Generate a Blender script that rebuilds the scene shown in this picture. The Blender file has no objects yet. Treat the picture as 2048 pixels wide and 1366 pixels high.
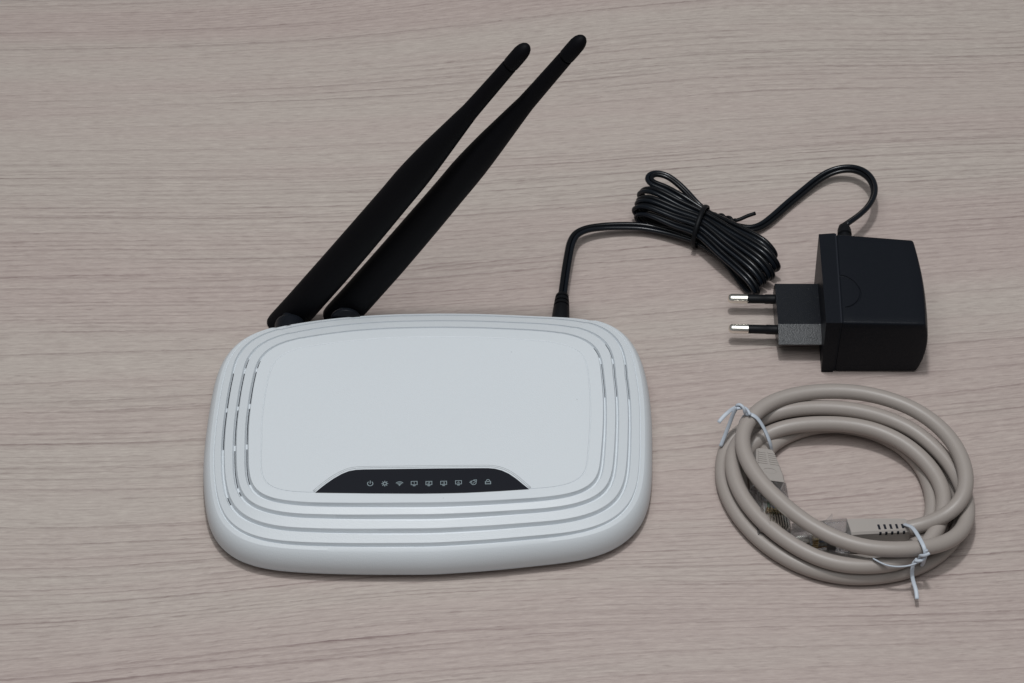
import bpy, bmesh, math, random
from mathutils import Vector, Matrix
random.seed(7)
C = bpy.context.scene.collection
MM = 0.001

# ---------------------------------------------------------------- camera
PITCH = math.radians(50.0)
FPX = 4800.0            # focal length in pixels of a 2048 wide picture
DIST = 0.955            # metres from the camera to the point it looks at on the table
FW = Vector((0, math.cos(PITCH), -math.sin(PITCH)))
UP = Vector((0, math.sin(PITCH), math.cos(PITCH)))
RT = Vector((1, 0, 0))
CAM = -DIST * FW
cd = bpy.data.cameras.new('camera')
cd.sensor_width = 36.0
cd.lens = FPX * 36.0 / 2048.0
cd.clip_start = 0.02
cd.clip_end = 50
cam = bpy.data.objects.new('camera', cd)
C.objects.link(cam)
cam.location = CAM
cam.rotation_euler = (math.pi / 2 - PITCH, 0, 0)
bpy.context.scene.camera = cam

# ---------------------------------------------------------------- light
w = bpy.data.worlds.new('World')
bpy.context.scene.world = w
w.use_nodes = True
bg = w.node_tree.nodes['Background']
bg.inputs['Color'].default_value = (0.94, 0.98, 1.0, 1)
bg.inputs['Strength'].default_value = 0.15
ld = bpy.data.lights.new('ceiling_lamp', 'AREA')
ld.shape = 'DISK'
ld.size = 0.095
ld.energy = 5.0
ld.color = (0.97, 0.99, 1.0)
lo = bpy.data.objects.new('ceiling_lamp', ld)
C.objects.link(lo)
lo.location = (0.0, 0.04, 1.15)
cl = bpy.data.lights.new('ceiling_bounce_fill', 'AREA')  # added soft fill, stands in for light bounced off the unseen ceiling
cl.shape = 'RECTANGLE'
cl.size = 1.0
cl.size_y = 1.0
cl.energy = 7.1
cl.color = (0.95, 0.98, 1.0)
co = bpy.data.objects.new('ceiling_bounce_fill', cl)
C.objects.link(co)
co.location = (-0.02, -0.2, 1.25)
sc = bpy.context.scene
sc.view_settings.view_transform = 'Standard'
sc.view_settings.look = 'None'
sc.view_settings.exposure = 0.0
sc.view_settings.gamma = 1.0

# ---------------------------------------------------------------- measuring helpers
def ray(x, y):
    return FW + RT * ((x - 1024) / FPX) + UP * ((683 - y) / FPX)
def P(x, y, z=0.0):
    """point at height z (mm) over the table seen at picture point x, y"""
    d = ray(x, y)
    t = (z * MM - CAM.z) / d.z
    return CAM + d * t
def PY(x, y, yy):
    """point of the upright plane at depth yy (metres)"""
    d = ray(x, y)
    return CAM + d * ((yy - CAM.y) / d.y)
def pxscale(p):
    """pixels per metre at a point"""
    return FPX / (p - CAM).dot(FW)

# ---------------------------------------------------------------- materials
def mat(name, col, rough=0.5, spec=0.5, metal=0.0, bump=None, trans=0.0, ior=1.5, coat=0.0):
    m = bpy.data.materials.new(name)
    m.use_nodes = True
    nt = m.node_tree
    b = nt.nodes['Principled BSDF']
    b.inputs['Base Color'].default_value = (*col, 1)
    b.inputs['Roughness'].default_value = rough
    b.inputs['Specular IOR Level'].default_value = spec
    b.inputs['Metallic'].default_value = metal
    b.inputs['Transmission Weight'].default_value = trans
    b.inputs['IOR'].default_value = ior
    b.inputs['Coat Weight'].default_value = coat
    if bump:
        scale, strength, dist = bump
        tc = nt.nodes.new('ShaderNodeTexCoord')
        n = nt.nodes.new('ShaderNodeTexNoise')
        n.inputs['Scale'].default_value = scale
        n.inputs['Detail'].default_value = 3
        nt.links.new(tc.outputs['Object'], n.inputs['Vector'])
        bp = nt.nodes.new('ShaderNodeBump')
        bp.inputs['Strength'].default_value = strength
        bp.inputs['Distance'].default_value = dist
        nt.links.new(n.outputs['Fac'], bp.inputs['Height'])
        nt.links.new(bp.outputs['Normal'], b.inputs['Normal'])
    return m

def wood_material():
    m = bpy.data.materials.new('ash_laminate')
    m.use_nodes = True
    nt = m.node_tree
    N, L = nt.nodes, nt.links
    b = N['Principled BSDF']
    tc = N.new('ShaderNodeTexCoord')
    sep = N.new('ShaderNodeSeparateXYZ')
    L.new(tc.outputs['Object'], sep.inputs[0])
    X, Y = sep.outputs['X'], sep.outputs['Y']
    def val(v):
        return v
    def M(op, a, bb=None, c=None, clamp=False):
        n = N.new('ShaderNodeMath')
        n.operation = op
        n.use_clamp = clamp
        for i, q in enumerate((a, bb, c)):
            if q is None:
                continue
            if isinstance(q, (int, float)):
                n.inputs[i].default_value = q
            else:
                L.new(q, n.inputs[i])
        return n.outputs[0]
    def V(x, y, z=0.0):
        n = N.new('ShaderNodeCombineXYZ')
        for i, q in enumerate((x, y, z)):
            if isinstance(q, (int, float)):
                n.inputs[i].default_value = q
            else:
                L.new(q, n.inputs[i])
        return n.outputs[0]
    def noise(x, y, z=0.0, detail=2.0, rough=0.5):
        n = N.new('ShaderNodeTexNoise')
        n.inputs['Scale'].default_value = 1.0
        n.inputs['Detail'].default_value = detail
        n.inputs['Roughness'].default_value = rough
        L.new(V(x, y, z), n.inputs['Vector'])
        return n.outputs['Fac']
    def smooth(v, lo, hi, a=0.0, bb=1.0):
        n = N.new('ShaderNodeMapRange')
        n.interpolation_type = 'SMOOTHSTEP'
        L.new(v, n.inputs['Value'])
        n.inputs['From Min'].default_value = lo
        n.inputs['From Max'].default_value = hi
        n.inputs['To Min'].default_value = a
        n.inputs['To Max'].default_value = bb
        return n.outputs['Result']
    def white(v, s=0.0):
        n = N.new('ShaderNodeTexWhiteNoise')
        n.noise_dimensions = '2D'
        L.new(V(v, s), n.inputs['Vector'])
        return n.outputs['Value']
    # the run of the grain: mostly along x with slow swoops
    sw = M('MULTIPLY', M('SUBTRACT', noise(M('MULTIPLY', X, 2.1), M('MULTIPLY', Y, 4.6), 3.7, 1.0), 0.5), 0.075)
    wig = M('MULTIPLY', M('SUBTRACT', noise(M('MULTIPLY', X, 8.0), M('MULTIPLY', Y, 45.0), 1.1, 2.0), 0.5), 0.0030)
    fib = M('MULTIPLY', M('SUBTRACT', noise(M('MULTIPLY', X, 150.0), M('MULTIPLY', Y, 1100.0), 8.1, 1.0), 0.5), 0.0010)
    v = M('ADD', M('ADD', Y, M('MULTIPLY', X, -0.07)), M('ADD', sw, M('ADD', wig, fib)))
    # growth rings, a saw tooth that ends in a thin dark line
    dens = M('MULTIPLY', noise(M('MULTIPLY', X, 0.9), M('MULTIPLY', v, 9.0), 5.5, 1.0), 11.5)
    ph = M('ADD', M('MULTIPLY', v, 210.0), dens)
    fr = M('FRACT', ph)
    rid = white(M('FLOOR', ph), 2.0)
    amp1 = smooth(rid, 0.1, 1.0, 0.15, 1.0)
    br1 = smooth(noise(M('MULTIPLY', X, 9.0), M('MULTIPLY', v, 150.0), 2.2, 2.0), 0.30, 0.62, 0.25, 1.0)
    saw1 = M('MULTIPLY', M('MULTIPLY', smooth(fr, 0.25, 0.985), smooth(fr, 0.985, 1.0, 1.0, 0.0)), M('MULTIPLY', amp1, br1))
    line1 = M('MULTIPLY', M('MULTIPLY', smooth(fr, 0.78, 0.955), smooth(fr, 0.975, 1.0, 1.0, 0.0)), M('MULTIPLY', amp1, br1))
    # finer rings
    ph2 = M('ADD', M('MULTIPLY', v, 430.0), M('MULTIPLY', noise(M('MULTIPLY', X, 1.0), M('MULTIPLY', v, 24.0), 9.5, 1.0), 11.0))
    fr2 = M('FRACT', ph2)
    amp2 = M('MULTIPLY', smooth(white(M('FLOOR', ph2), 7.0), 0.0, 1.0, 0.45, 1.0), smooth(noise(M('MULTIPLY', X, 2.5), M('MULTIPLY', v, 20.0), 4.1, 1.0), 0.34, 0.58, 0.15, 1.0))
    br2 = smooth(noise(M('MULTIPLY', X, 22.0), M('MULTIPLY', v, 420.0), 6.2, 2.0), 0.32, 0.6, 0.0, 1.0)
    line2 = M('MULTIPLY', M('MULTIPLY', smooth(fr2, 0.45, 0.90), smooth(fr2, 0.92, 1.0, 1.0, 0.0)), M('MULTIPLY', amp2, br2))
    # fibres and pores
    f1 = noise(M('MULTIPLY', X, 80.0), M('MULTIPLY', v, 1300.0), 1.0, 4.0, 0.62)
    f2 = noise(M('MULTIPLY', X, 210.0), M('MULTIPLY', v, 1900.0), 2.0, 3.0, 0.65)
    pore = M('MULTIPLY', smooth(noise(M('MULTIPLY', X, 120.0), M('MULTIPLY', v, 2100.0), 12.0, 1.0), 0.60, 0.72), 1.0)
    # broad colour bands
    band = smooth(noise(M('MULTIPLY', X, 1.5), M('MULTIPLY', v, 24.0), 0.3, 3.0, 0.55), 0.36, 0.66)
    mix = N.new('ShaderNodeMix')
    mix.data_type = 'RGBA'
    mix.inputs[6].default_value = (0.436, 0.376, 0.339, 1)
    mix.inputs[7].default_value = (0.418, 0.342, 0.314, 1)
    L.new(band, mix.inputs[0])
    dark = M('ADD', M('MULTIPLY', saw1, 0.10), M('MULTIPLY', line1, 0.17))
    dark = M('ADD', dark, M('MULTIPLY', line2, 0.27))
    dark = M('ADD', dark, M('MULTIPLY', M('SUBTRACT', f1, 0.5), 0.56))
    dark = M('ADD', dark, M('MULTIPLY', M('SUBTRACT', f2, 0.5), 0.52))
    dark = M('ADD', dark, M('MULTIPLY', pore, 0.13))
    dark = M('SUBTRACT', dark, 0.065)
    vm = N.new('ShaderNodeVectorMath')
    vm.operation = 'MULTIPLY'
    L.new(mix.outputs[2], vm.inputs[0])
    L.new(V(M('SUBTRACT', 1.0, M('MULTIPLY', dark, 0.90)), M('SUBTRACT', 1.0, M('MULTIPLY', dark, 1.03)), M('SUBTRACT', 1.0, M('MULTIPLY', dark, 1.0))), vm.inputs[1])
    L.new(vm.outputs[0], b.inputs['Base Color'])
    b.inputs['Roughness'].default_value = 0.52
    b.inputs['Specular IOR Level'].default_value = 0.28
    bp = N.new('ShaderNodeBump')
    bp.inputs['Strength'].default_value = 0.35
    bp.inputs['Distance'].default_value = 0.00025
    L.new(M('SUBTRACT', M('ADD', M('MULTIPLY', f1, 0.6), M('MULTIPLY', f2, 0.5)), M('ADD', line1, M('MULTIPLY', line2, 0.6))), bp.inputs['Height'])
    L.new(bp.outputs['Normal'], b.inputs['Normal'])
    return m

M_WOOD = wood_material()
M_WHITE = mat('white_plastic', (0.642, 0.672, 0.70), 0.38, 0.45, bump=(2300, 0.6, 0.00012))
def speckle(m):
    nt = m.node_tree
    b = nt.nodes['Principled BSDF']
    tc = nt.nodes.new('ShaderNodeTexCoord')
    vo = nt.nodes.new('ShaderNodeTexVoronoi')
    vo.inputs['Scale'].default_value = 120
    nt.links.new(tc.outputs['Object'], vo.inputs['Vector'])
    near = nt.nodes.new('ShaderNodeMapRange')
    near.inputs['From Min'].default_value = 0.02
    near.inputs['From Max'].default_value = 0.05
    near.inputs['To Min'].default_value = 1
    near.inputs['To Max'].default_value = 0
    nt.links.new(vo.outputs['Distance'], near.inputs['Value'])
    sp = nt.nodes.new('ShaderNodeSeparateColor')
    nt.links.new(vo.outputs['Color'], sp.inputs[0])
    pick = nt.nodes.new('ShaderNodeMapRange')
    pick.inputs['From Min'].default_value = 0.80
    pick.inputs['From Max'].default_value = 1.0
    pick.inputs['To Max'].default_value = 0.25
    nt.links.new(sp.outputs[0], pick.inputs['Value'])
    mu = nt.nodes.new('ShaderNodeMath')
    mu.operation = 'MULTIPLY'
    nt.links.new(near.outputs[0], mu.inputs[0])
    nt.links.new(pick.outputs[0], mu.inputs[1])
    n = nt.nodes.new('ShaderNodeTexNoise')
    n.inputs['Scale'].default_value = 38
    n.inputs['Detail'].default_value = 4
    nt.links.new(tc.outputs['Object'], n.inputs['Vector'])
    rr = nt.nodes.new('ShaderNodeMapRange')
    rr.inputs['To Min'].default_value = 0.33
    rr.inputs['To Max'].default_value = 0.45
    nt.links.new(n.outputs['Fac'], rr.inputs['Value'])
    nt.links.new(rr.outputs[0], b.inputs['Roughness'])
    mx = nt.nodes.new('ShaderNodeMix')
    mx.data_type = 'RGBA'
    mx.inputs[6].default_value = b.inputs['Base Color'].default_value[:]
    mx.inputs[7].default_value = (0.12, 0.12, 0.13, 1)
    nt.links.new(mu.outputs[0], mx.inputs[0])
    nt.links.new(mx.outputs[2], b.inputs['Base Color'])
speckle(M_WHITE)
M_WHITE_LOW = mat('white_plastic_underside', (0.6, 0.64, 0.68), 0.45, 0.4)
M_SLOT = mat('dark_slot', (0.012, 0.014, 0.02), 0.7, 0.2)
M_PANEL = mat('black_gloss_panel', (0.010, 0.011, 0.016), 0.22, 0.45)
M_ICON = mat('grey_print', (0.23, 0.28, 0.30), 0.6, 0.2)
M_BLACK = mat('black_satin_plastic', (0.005, 0.0055, 0.007), 0.5, 0.16, bump=(3000, 0.3, 0.0001))
M_ADAPT = mat('black_textured_plastic', (0.0078, 0.0092, 0.0128), 0.40, 0.10, bump=(2300, 0.8, 0.00014))
M_PLUG = mat('black_coarse_plastic', (0.0080, 0.0094, 0.0128), 0.30, 0.36, bump=(2600, 1.0, 0.00013))
M_RUBBER = mat('black_rubber_paint', (0.003, 0.003, 0.0042), 0.6, 0.09)
M_CORD = mat('black_vinyl', (0.004, 0.0045, 0.006), 0.25, 0.30)
M_CORD_BLUE = mat('blue_black_vinyl', (0.0048, 0.0066, 0.0100), 0.25, 0.32)
M_NICKEL = mat('nickel', (0.86, 0.82, 0.75), 0.27, 0.5, metal=1.0)
M_GOLD = mat('gold_contact', (0.85, 0.70, 0.45), 0.25, 0.5, metal=1.0)
M_GREY = mat('grey_vinyl', (0.340, 0.299, 0.273), 0.40, 0.38, bump=(420, 0.12, 0.0003))
M_BOOT = mat('grey_boot', (0.37, 0.335, 0.31), 0.5, 0.3)
M_TIE = mat('white_tie_plastic', (0.50, 0.54, 0.60), 0.42, 0.4)
def clear_material():
    m = bpy.data.materials.new('clear_plastic')
    m.use_nodes = True
    nt = m.node_tree
    b = nt.nodes['Principled BSDF']
    b.inputs['Base Color'].default_value = (0.97, 0.98, 0.99, 1)
    b.inputs['Roughness'].default_value = 0.04
    b.inputs['Transmission Weight'].default_value = 1.0
    b.inputs['IOR'].default_value = 1.46
    t = nt.nodes.new('ShaderNodeBsdfTransparent')
    t.inputs['Color'].default_value = (0.97, 0.98, 0.99, 1)
    mx = nt.nodes.new('ShaderNodeMixShader')
    mx.inputs['Fac'].default_value = 0.5
    nt.links.new(t.outputs[0], mx.inputs[1])
    nt.links.new(b.outputs[0], mx.inputs[2])
    nt.links.new(mx.outputs[0], nt.nodes['Material Output'].inputs['Surface'])
    return m
M_CLEAR = clear_material()
M_WIREW = [mat('wire_insulation', c, 0.45, 0.4) for c in ((0.50, 0.33, 0.20), (0.6, 0.59, 0.57), (0.30, 0.42, 0.33), (0.28, 0.34, 0.48))]

# ---------------------------------------------------------------- mesh helpers
def link(name, bm, m, parent=None, smooth=True, sharp=None):
    me = bpy.data.meshes.new(name)
    bmesh.ops.recalc_face_normals(bm, faces=bm.faces)
    bm.to_mesh(me)
    bm.free()
    me.materials.append(m)
    if smooth:
        for p in me.polygons:
            p.use_smooth = True
        if sharp:
            me.set_sharp_from_angle(angle=math.radians(sharp))
    o = bpy.data.objects.new(name, me)
    C.objects.link(o)
    if parent:
        o.parent = parent
        o.matrix_parent_inverse = world(parent).inverted()
    return o
def world(o):
    mm = o.matrix_basis.copy()
    if o.parent:
        mm = world(o.parent) @ o.matrix_parent_inverse @ mm
    return mm
def thing(name, loc, label, cat):
    o = bpy.data.objects.new(name, None)
    o.empty_display_size = 0.01
    C.objects.link(o)
    o.location = loc
    o['label'] = label
    o['category'] = cat
    return o

def catmull(pts, step=0.0015, closed=False):
    pts = [Vector(p) for p in pts]
    n = len(pts)
    out = []
    segs = n if closed else n - 1
    for i in range(segs):
        if closed:
            p0, p1, p2, p3 = pts[(i - 1) % n], pts[i], pts[(i + 1) % n], pts[(i + 2) % n]
        else:
            p1, p2 = pts[i], pts[i + 1]
            p0 = pts[i - 1] if i > 0 else p1 * 2 - p2
            p3 = pts[i + 2] if i + 2 < n else p2 * 2 - p1
        # centripetal parametrisation keeps the curve free of loops
        t0 = 0.0
        t1 = t0 + max((p1 - p0).length, 1e-7) ** 0.5
        t2 = t1 + max((p2 - p1).length, 1e-7) ** 0.5
        t3 = t2 + max((p3 - p2).length, 1e-7) ** 0.5
        k = max(2, int((p2 - p1).length / step))
        for j in range(k):
            t = t1 + (t2 - t1) * j / k
            a1 = p0 * ((t1 - t) / (t1 - t0)) + p1 * ((t - t0) / (t1 - t0))
            a2 = p1 * ((t2 - t) / (t2 - t1)) + p2 * ((t - t1) / (t2 - t1))
            a3 = p2 * ((t3 - t) / (t3 - t2)) + p3 * ((t - t2) / (t3 - t2))
            b1 = a1 * ((t2 - t) / (t2 - t0)) + a2 * ((t - t0) / (t2 - t0))
            b2 = a2 * ((t3 - t) / (t3 - t1)) + a3 * ((t - t1) / (t3 - t1))
            out.append(b1 * ((t2 - t) / (t2 - t1)) + b2 * ((t - t1) / (t2 - t1)))
    if not closed:
        out.append(pts[-1])
    return out
def relax(pts, times=2):
    for _ in range(times):
        q = [pts[0]]
        for i in range(1, len(pts) - 1):
            q.append((pts[i - 1] + pts[i] * 2 + pts[i + 1]) / 4)
        q.append(pts[-1])
        pts = q
    return pts
def frames(path, side=None):
    """tangent and side vectors carried along the path without twist"""
    n = len(path)
    T = []
    for i in range(n):
        d = path[min(i + 1, n - 1)] - path[max(i - 1, 0)]
        T.append(d.normalized())
    s = side if side else T[0].cross(Vector((0, 0, 1)))
    if s.length < 1e-4:
        s = T[0].cross(Vector((0, 1, 0)))
    S = []
    for i in range(n):
        s = s - T[i] * s.dot(T[i])
        s.normalize()
        S.append(s.copy())
    return T, S
def sweep(bm, path, prof, side=None, roll=None, cap=True, scale=None):
    """sweep a closed profile [(u, v)] (metres) along a path"""
    T, S = frames(path, side)
    rings = []
    for i, p in enumerate(path):
        s = S[i]
        nn = T[i].cross(s)
        if roll:
            a = roll(i / (len(path) - 1))
            s, nn = s * math.cos(a) + nn * math.sin(a), nn * math.cos(a) - s * math.sin(a)
        k = scale(i / (len(path) - 1)) if scale else 1.0
        rings.append([bm.verts.new(p + s * (u * k) + nn * (v * k)) for u, v in prof])
    m = len(prof)
    for a, b in zip(rings, rings[1:]):
        for j in range(m):
            bm.faces.new((a[j], a[(j + 1) % m], b[(j + 1) % m], b[j]))
    if cap:
        bm.faces.new(rings[0][::-1])
        bm.faces.new(rings[-1])
    return rings
def circ(r, n=12):
    return [(r * math.cos(2 * math.pi * i / n), r * math.sin(2 * math.pi * i / n)) for i in range(n)]
def off_circ(r, cx, n=10):
    return [(cx + u, v) for u, v in circ(r, n)]
def lathe(bm, o, axis, prof, n=24, squash=None, side=None):
    """profile [(distance along axis, radius)]"""
    axis = axis.normalized()
    s = (side - axis * side.dot(axis)).normalized() if side else axis.orthogonal().normalized()
    t = axis.cross(s)
    rings = []
    for d, r in prof:
        q = 1.0 if not squash else squash
        rings.append([bm.verts.new(o + axis * d + s * (r * math.cos(2 * math.pi * i / n)) + t * (q * r * math.sin(2 * math.pi * i / n))) for i in range(n)])
    for a, b in zip(rings, rings[1:]):
        for j in range(n):
            bm.faces.new((a[j], a[(j + 1) % n], b[(j + 1) % n], b[j]))
    bm.faces.new(rings[0][::-1])
    bm.faces.new(rings[-1])
def box_pts(bm, pts8):
    v = [bm.verts.new(p) for p in pts8]
    for f in ((0, 3, 2, 1), (4, 5, 6, 7), (0, 1, 5, 4), (1, 2, 6, 5), (2, 3, 7, 6), (3, 0, 4, 7)):
        bm.faces.new([v[i] for i in f])
    return v
def prism(bm, lower, upper):
    a = [bm.verts.new(p) for p in lower]
    b = [bm.verts.new(p) for p in upper]
    n = len(a)
    for j in range(n):
        bm.faces.new((a[j], a[(j + 1) % n], b[(j + 1) % n], b[j]))
    bm.faces.new(a[::-1])
    bm.faces.new(b)
def bevel(bm, w, seg=2, ang=30):
    es = [e for e in bm.edges if len(e.link_faces) == 2 and e.calc_face_angle() > math.radians(ang)]
    bmesh.ops.bevel(bm, geom=es, offset=w, segments=seg, profile=0.5, affect='EDGES')

# ================================================================= the table
bm = bmesh.new()
box_pts(bm, [Vector((x, y, z)) for z in (-0.028, 0) for x, y in ((-0.7, -0.55), (0.7, -0.55), (0.7, 0.75), (-0.7, 0.75))])
bevel(bm, 0.001, 2)
tb = link('table', bm, M_WOOD, smooth=False)
tb['kind'] = 'structure'

# ================================================================= the router
ZP, ZR = 19.0, 13.0       # heights of the flat top panel and of the rim, mm
TR_IN = [(523,874),(523,839),(527,812),(532,774),(539,749),(549,727),(564,712),(584,701),(619,693),(669,686),(718,680),(778,676),(878,674),(955,675),(1004,677),(1054,680),(1104,685),(1129,690),(1149,697),(1161,706),(1170,719),(1175,739),(1179,769),(1181,799),(1181,824),(1180,861),(1177,892),(1174,912),(1171,932),(1166,947),(1156,960),(1141,967),(1119,972),(1092,975),(1059,977),(1010,980.5),(985,982),(960,983.3),(935,984.4),(910,985.2),(880,985.8),(850,986),(815,986),(780,985.9),(745,985.7),(710,985.4),(675,985),(650,984.6),(523,892),(522,912),(523,935),(527,952),(534,967),(547,977),(564,981),(592,982.5),(629,984)]
def cr(off, l, s=4.018):
    return [(off[0] + x / s, off[1] + y / s) for x, y in l]
TR_RIM = cr((380,600),[(150,1300),(165,1100),(200,850),(240,650),(300,480),(360,380),(440,310),(540,257),(655,226)]) \
    + [(600,645),(690,632.5),(780,626.5),(878,624.5),(960,625.5),(1050,630),(1120,635),(1188,639.5)] \
    + cr((880,600),[(1245,155),(1400,210),(1480,290),(1550,410),(1600,550),(1640,790),(1650,1000),(1645,1250)]) \
    + cr((380,880),[(160,100),(160,250),(185,430),(230,600),(300,710),(380,780),(500,830),(700,860),(1000,880),(1500,890),(2000,888)]) \
    + cr((880,880),[(0,885),(400,860),(800,820),(1100,785),(1300,740),(1450,650),(1560,520),(1620,350),(1645,150),(1645,0)])
RC = P(851, 838, ZP)
RC.z = 0
def polar(pts, z):
    out = []
    for x, y in pts:
        q = P(x, y, z) - RC
        out.append((math.atan2(q.y, q.x), math.hypot(q.x, q.y)))
    out.sort()
    return out
def squircle(ang, th):
    """radius in metres of a rounded rectangle |u/A|^n + |v/B|^m = 1 seen from the router's middle"""
    A, B, n, m, cx, cy, yw = th
    lo, hi = 0.0, 200.0
    for _ in range(40):
        mid = (lo + hi) / 2
        X, Y = mid * math.cos(ang) - cx, mid * math.sin(ang) - cy
        u, v = X * math.cos(yw) + Y * math.sin(yw), -X * math.sin(yw) + Y * math.cos(yw)
        if abs(u / A) ** n + abs(v / B) ** m < 1: lo = mid
        else: hi = mid
    return lo * MM
def smooth_polar(pl, th, sig):
    """rounded rectangle plus the smoothed difference of the measured points"""
    N = 720
    res = [(a, q - squircle(a, th)) for a, q in pl]
    ext = [(res[-1][0] - 2 * math.pi, res[-1][1])] + res + [(res[0][0] + 2 * math.pi, res[0][1])]
    d = []
    for i in range(N):
        a = -math.pi + 2 * math.pi * i / N
        for (x0, y0), (x1, y1) in zip(ext, ext[1:]):
            if x0 <= a <= x1:
                d.append(y0 + (y1 - y0) * (a - x0) / max(x1 - x0, 1e-9))
                break
    h = int(sig * 3)
    ker = [math.exp(-0.5 * (j / sig) ** 2) for j in range(-h, h + 1)]
    ks = sum(ker)
    d = [sum(ker[j + h] * d[(i + j) % N] for j in range(-h, h + 1)) / ks for i in range(N)]
    return [squircle(-math.pi + 2 * math.pi * i / N, th) + d[i] for i in range(N)]
R_IN = smooth_polar(polar(TR_IN, ZP), (60.975, 36.489, 4.136, 7.614, 0.299, 2.176, 0.025), 7.0)
R_RIM = smooth_polar(polar(TR_RIM, ZR), (81.052, 55.994, 3.897, 4.65, 0.943, 1.012, 0.042), 9.0)
NA = 720
def rear_w(a):
    """1 over the stretch of the rear edge above the sockets"""
    deg = math.degrees(a)
    lo, hi = REAR_LO, REAR_HI
    e = 0.5
    return max(0.0, min(1.0, (deg - lo) / e, (hi - deg) / e))
def angle_of(x, y, z):
    q = P(x, y, z) - RC
    return math.degrees(math.atan2(q.y, q.x))
REAR_LO, REAR_HI = angle_of(1190, 640, ZR), angle_of(545, 655, ZR)
def lerp3(a, side, rear, front):
    if isinstance(side, tuple):
        f = max(0.0, min(1.0, 0.5 + math.cos(a) * 2))
        side = side[0] + (side[1] - side[0]) * f
    s = math.sin(a)
    wgt = max(0.0, min(1.0, (abs(s) - 0.30) / 0.45))
    return side + ((rear if s > 0 else front) - side) * wgt
GROOVES = [((0.283, 0.265), 0.335, 0.250, 1.4), ((0.517, 0.49), 0.635, 0.458, 1.4), ((0.746, 0.72), 0.91, 0.692, 1.3), ((0.92, 0.915), 0.985, 0.912, 0.7)]
def gdepth(gi, a):
    if gi < 3:
        return lerp3(a, 1.5, 1.2, 1.7)
    return lerp3(a, 0.35, 0.25, 1.5)
def gwidth(gi, a, wd):
    s = math.sin(a)
    if gi == 3:
        return lerp3(a, 0.6, 0.4, 1.5)
    return wd * (1.0 + (0.62 * max(0.0, -s) if s < 0 else -0.22 * s))
def tz(t, a):
    """height of the terrace surface at t (0 panel edge, 1 rim)"""
    return ZP - (ZP - ZR) * max(0.0, (t - 0.16) / 0.84) ** 1.25
def ring_point(a_i, t, dz=0.0, out=0.0):
    a = -math.pi + 2 * math.pi * a_i / NA
    r = R_IN[a_i] + (R_RIM[a_i] - R_IN[a_i]) * t + out * MM
    r -= 0.0006 * rear_w(a) * max(0.0, min(1.0, t))
    return Vector((RC.x + r * math.cos(a), RC.y + r * math.sin(a), (tz(t, a) + dz) * MM))
router = thing('router', (RC.x, RC.y, 0), 'white wireless router lying flat with two black antennas and a black indicator strip', 'router')

# stations of the lid: (t or callable, dz, outward mm)
def build_lid():
    bm = bmesh.new()
    st = []          # list of functions angle index -> point
    def inner(fr, z):
        def f(i):
            a = -math.pi + 2 * math.pi * i / NA
            r = R_IN[i] * fr
            return Vector((RC.x + r * math.cos(a), RC.y + r * math.sin(a), z * MM))
        return f
    for fr in (0.25, 0.5, 0.75, 0.95):
        st.append(inner(fr, ZP))
    # the fine scored line round the panel
    def sc_(mm_, z):
        def f(i):
            a = -math.pi + 2 * math.pi * i / NA
            r = R_IN[i] + mm_ * MM
            return Vector((RC.x + r * math.cos(a), RC.y + r * math.sin(a), z * MM))
        return f
    st += [sc_(-0.3, ZP), sc_(-0.2, ZP - 0.06), sc_(-0.06, ZP - 0.24), sc_(0.1, ZP - 0.24), sc_(0.26, ZP - 0.07), sc_(0.4, ZP - 0.03)]
    for gi, g in enumerate(GROOVES):
        side, rear, front, wd = g
        def gp(off, dz, gi=gi, side=side, rear=rear, front=front, wd=wd):
            def f(i):
                a = -math.pi + 2 * math.pi * i / NA
                t = lerp3(a, side, rear, front)
                span = (R_RIM[i] - R_IN[i]) / MM
                t2 = t + off * gwidth(gi, a, wd) / span
                return ring_point(i, min(t2, 0.999), dz * gdepth(gi, a))
            return f
        st += [gp(-0.56, 0), gp(-0.50, -0.07), gp(-0.16, -1), gp(0.16, -1), gp(0.50, -0.07), gp(0.56, 0)]
    def wall(out, z, keep=0.0):
        def f(i):
            a = -math.pi + 2 * math.pi * i / NA
            k = (1.0 - rear_w(a) * (1.0 - keep)) * (1.0 + 0.30 * max(0.0, -math.sin(a)) ** 2)
            p = ring_point(i, 1.0, 0, 0)
            o2 = out * k
            d = Vector((math.cos(a), math.sin(a), 0))
            # outward along the curve's own normal, not the radius
            j, h = (i + 2) % NA, (i - 2) % NA
            tg = ring_point(j, 1.0) - ring_point(h, 1.0)
            nn = Vector((tg.y, -tg.x, 0)).normalized()
            if nn.dot(d) < 0: nn = -nn
            q = p + nn * (o2 * MM)
            q.z = z * MM
            return q
        return f
    W = [(0.0, ZR)]
    p0 = math.radians(27)
    for k in range(1, 13):
        ph = p0 + (math.pi / 2 - p0) * k / 12
        W.append((3.15 * (math.sin(ph) - math.sin(p0)) / (1 - math.sin(p0)), ZR - (ZR - 4.4) * (math.cos(p0) - math.cos(ph)) / math.cos(p0)))
    W += [(3.17, 4.1), (3.04, 4.0), (3.04, 3.8), (3.15, 3.7), (2.9, 3.0), (2.2, 2.3), (1.2, 1.9)]
    wl = [wall(o_, z_) for o_, z_ in W]
    rings = []
    for f in st + wl:
        rings.append([bm.verts.new(f(i)) for i in range(NA)])
    c = bm.verts.new(Vector((RC.x, RC.y, ZP * MM)))
    for i in range(NA):
        bm.faces.new((c, rings[0][i], rings[0][(i + 1) % NA]))
    for a, b in zip(rings, rings[1:]):
        for i in range(NA):
            bm.faces.new((a[i], b[i], b[(i + 1) % NA], a[(i + 1) % NA]))
    return bm, wall
bm, wall = build_lid()
lid = link('top_shell', bm, M_WHITE, router, sharp=16)
bm = bmesh.new()
prev = None
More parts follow.
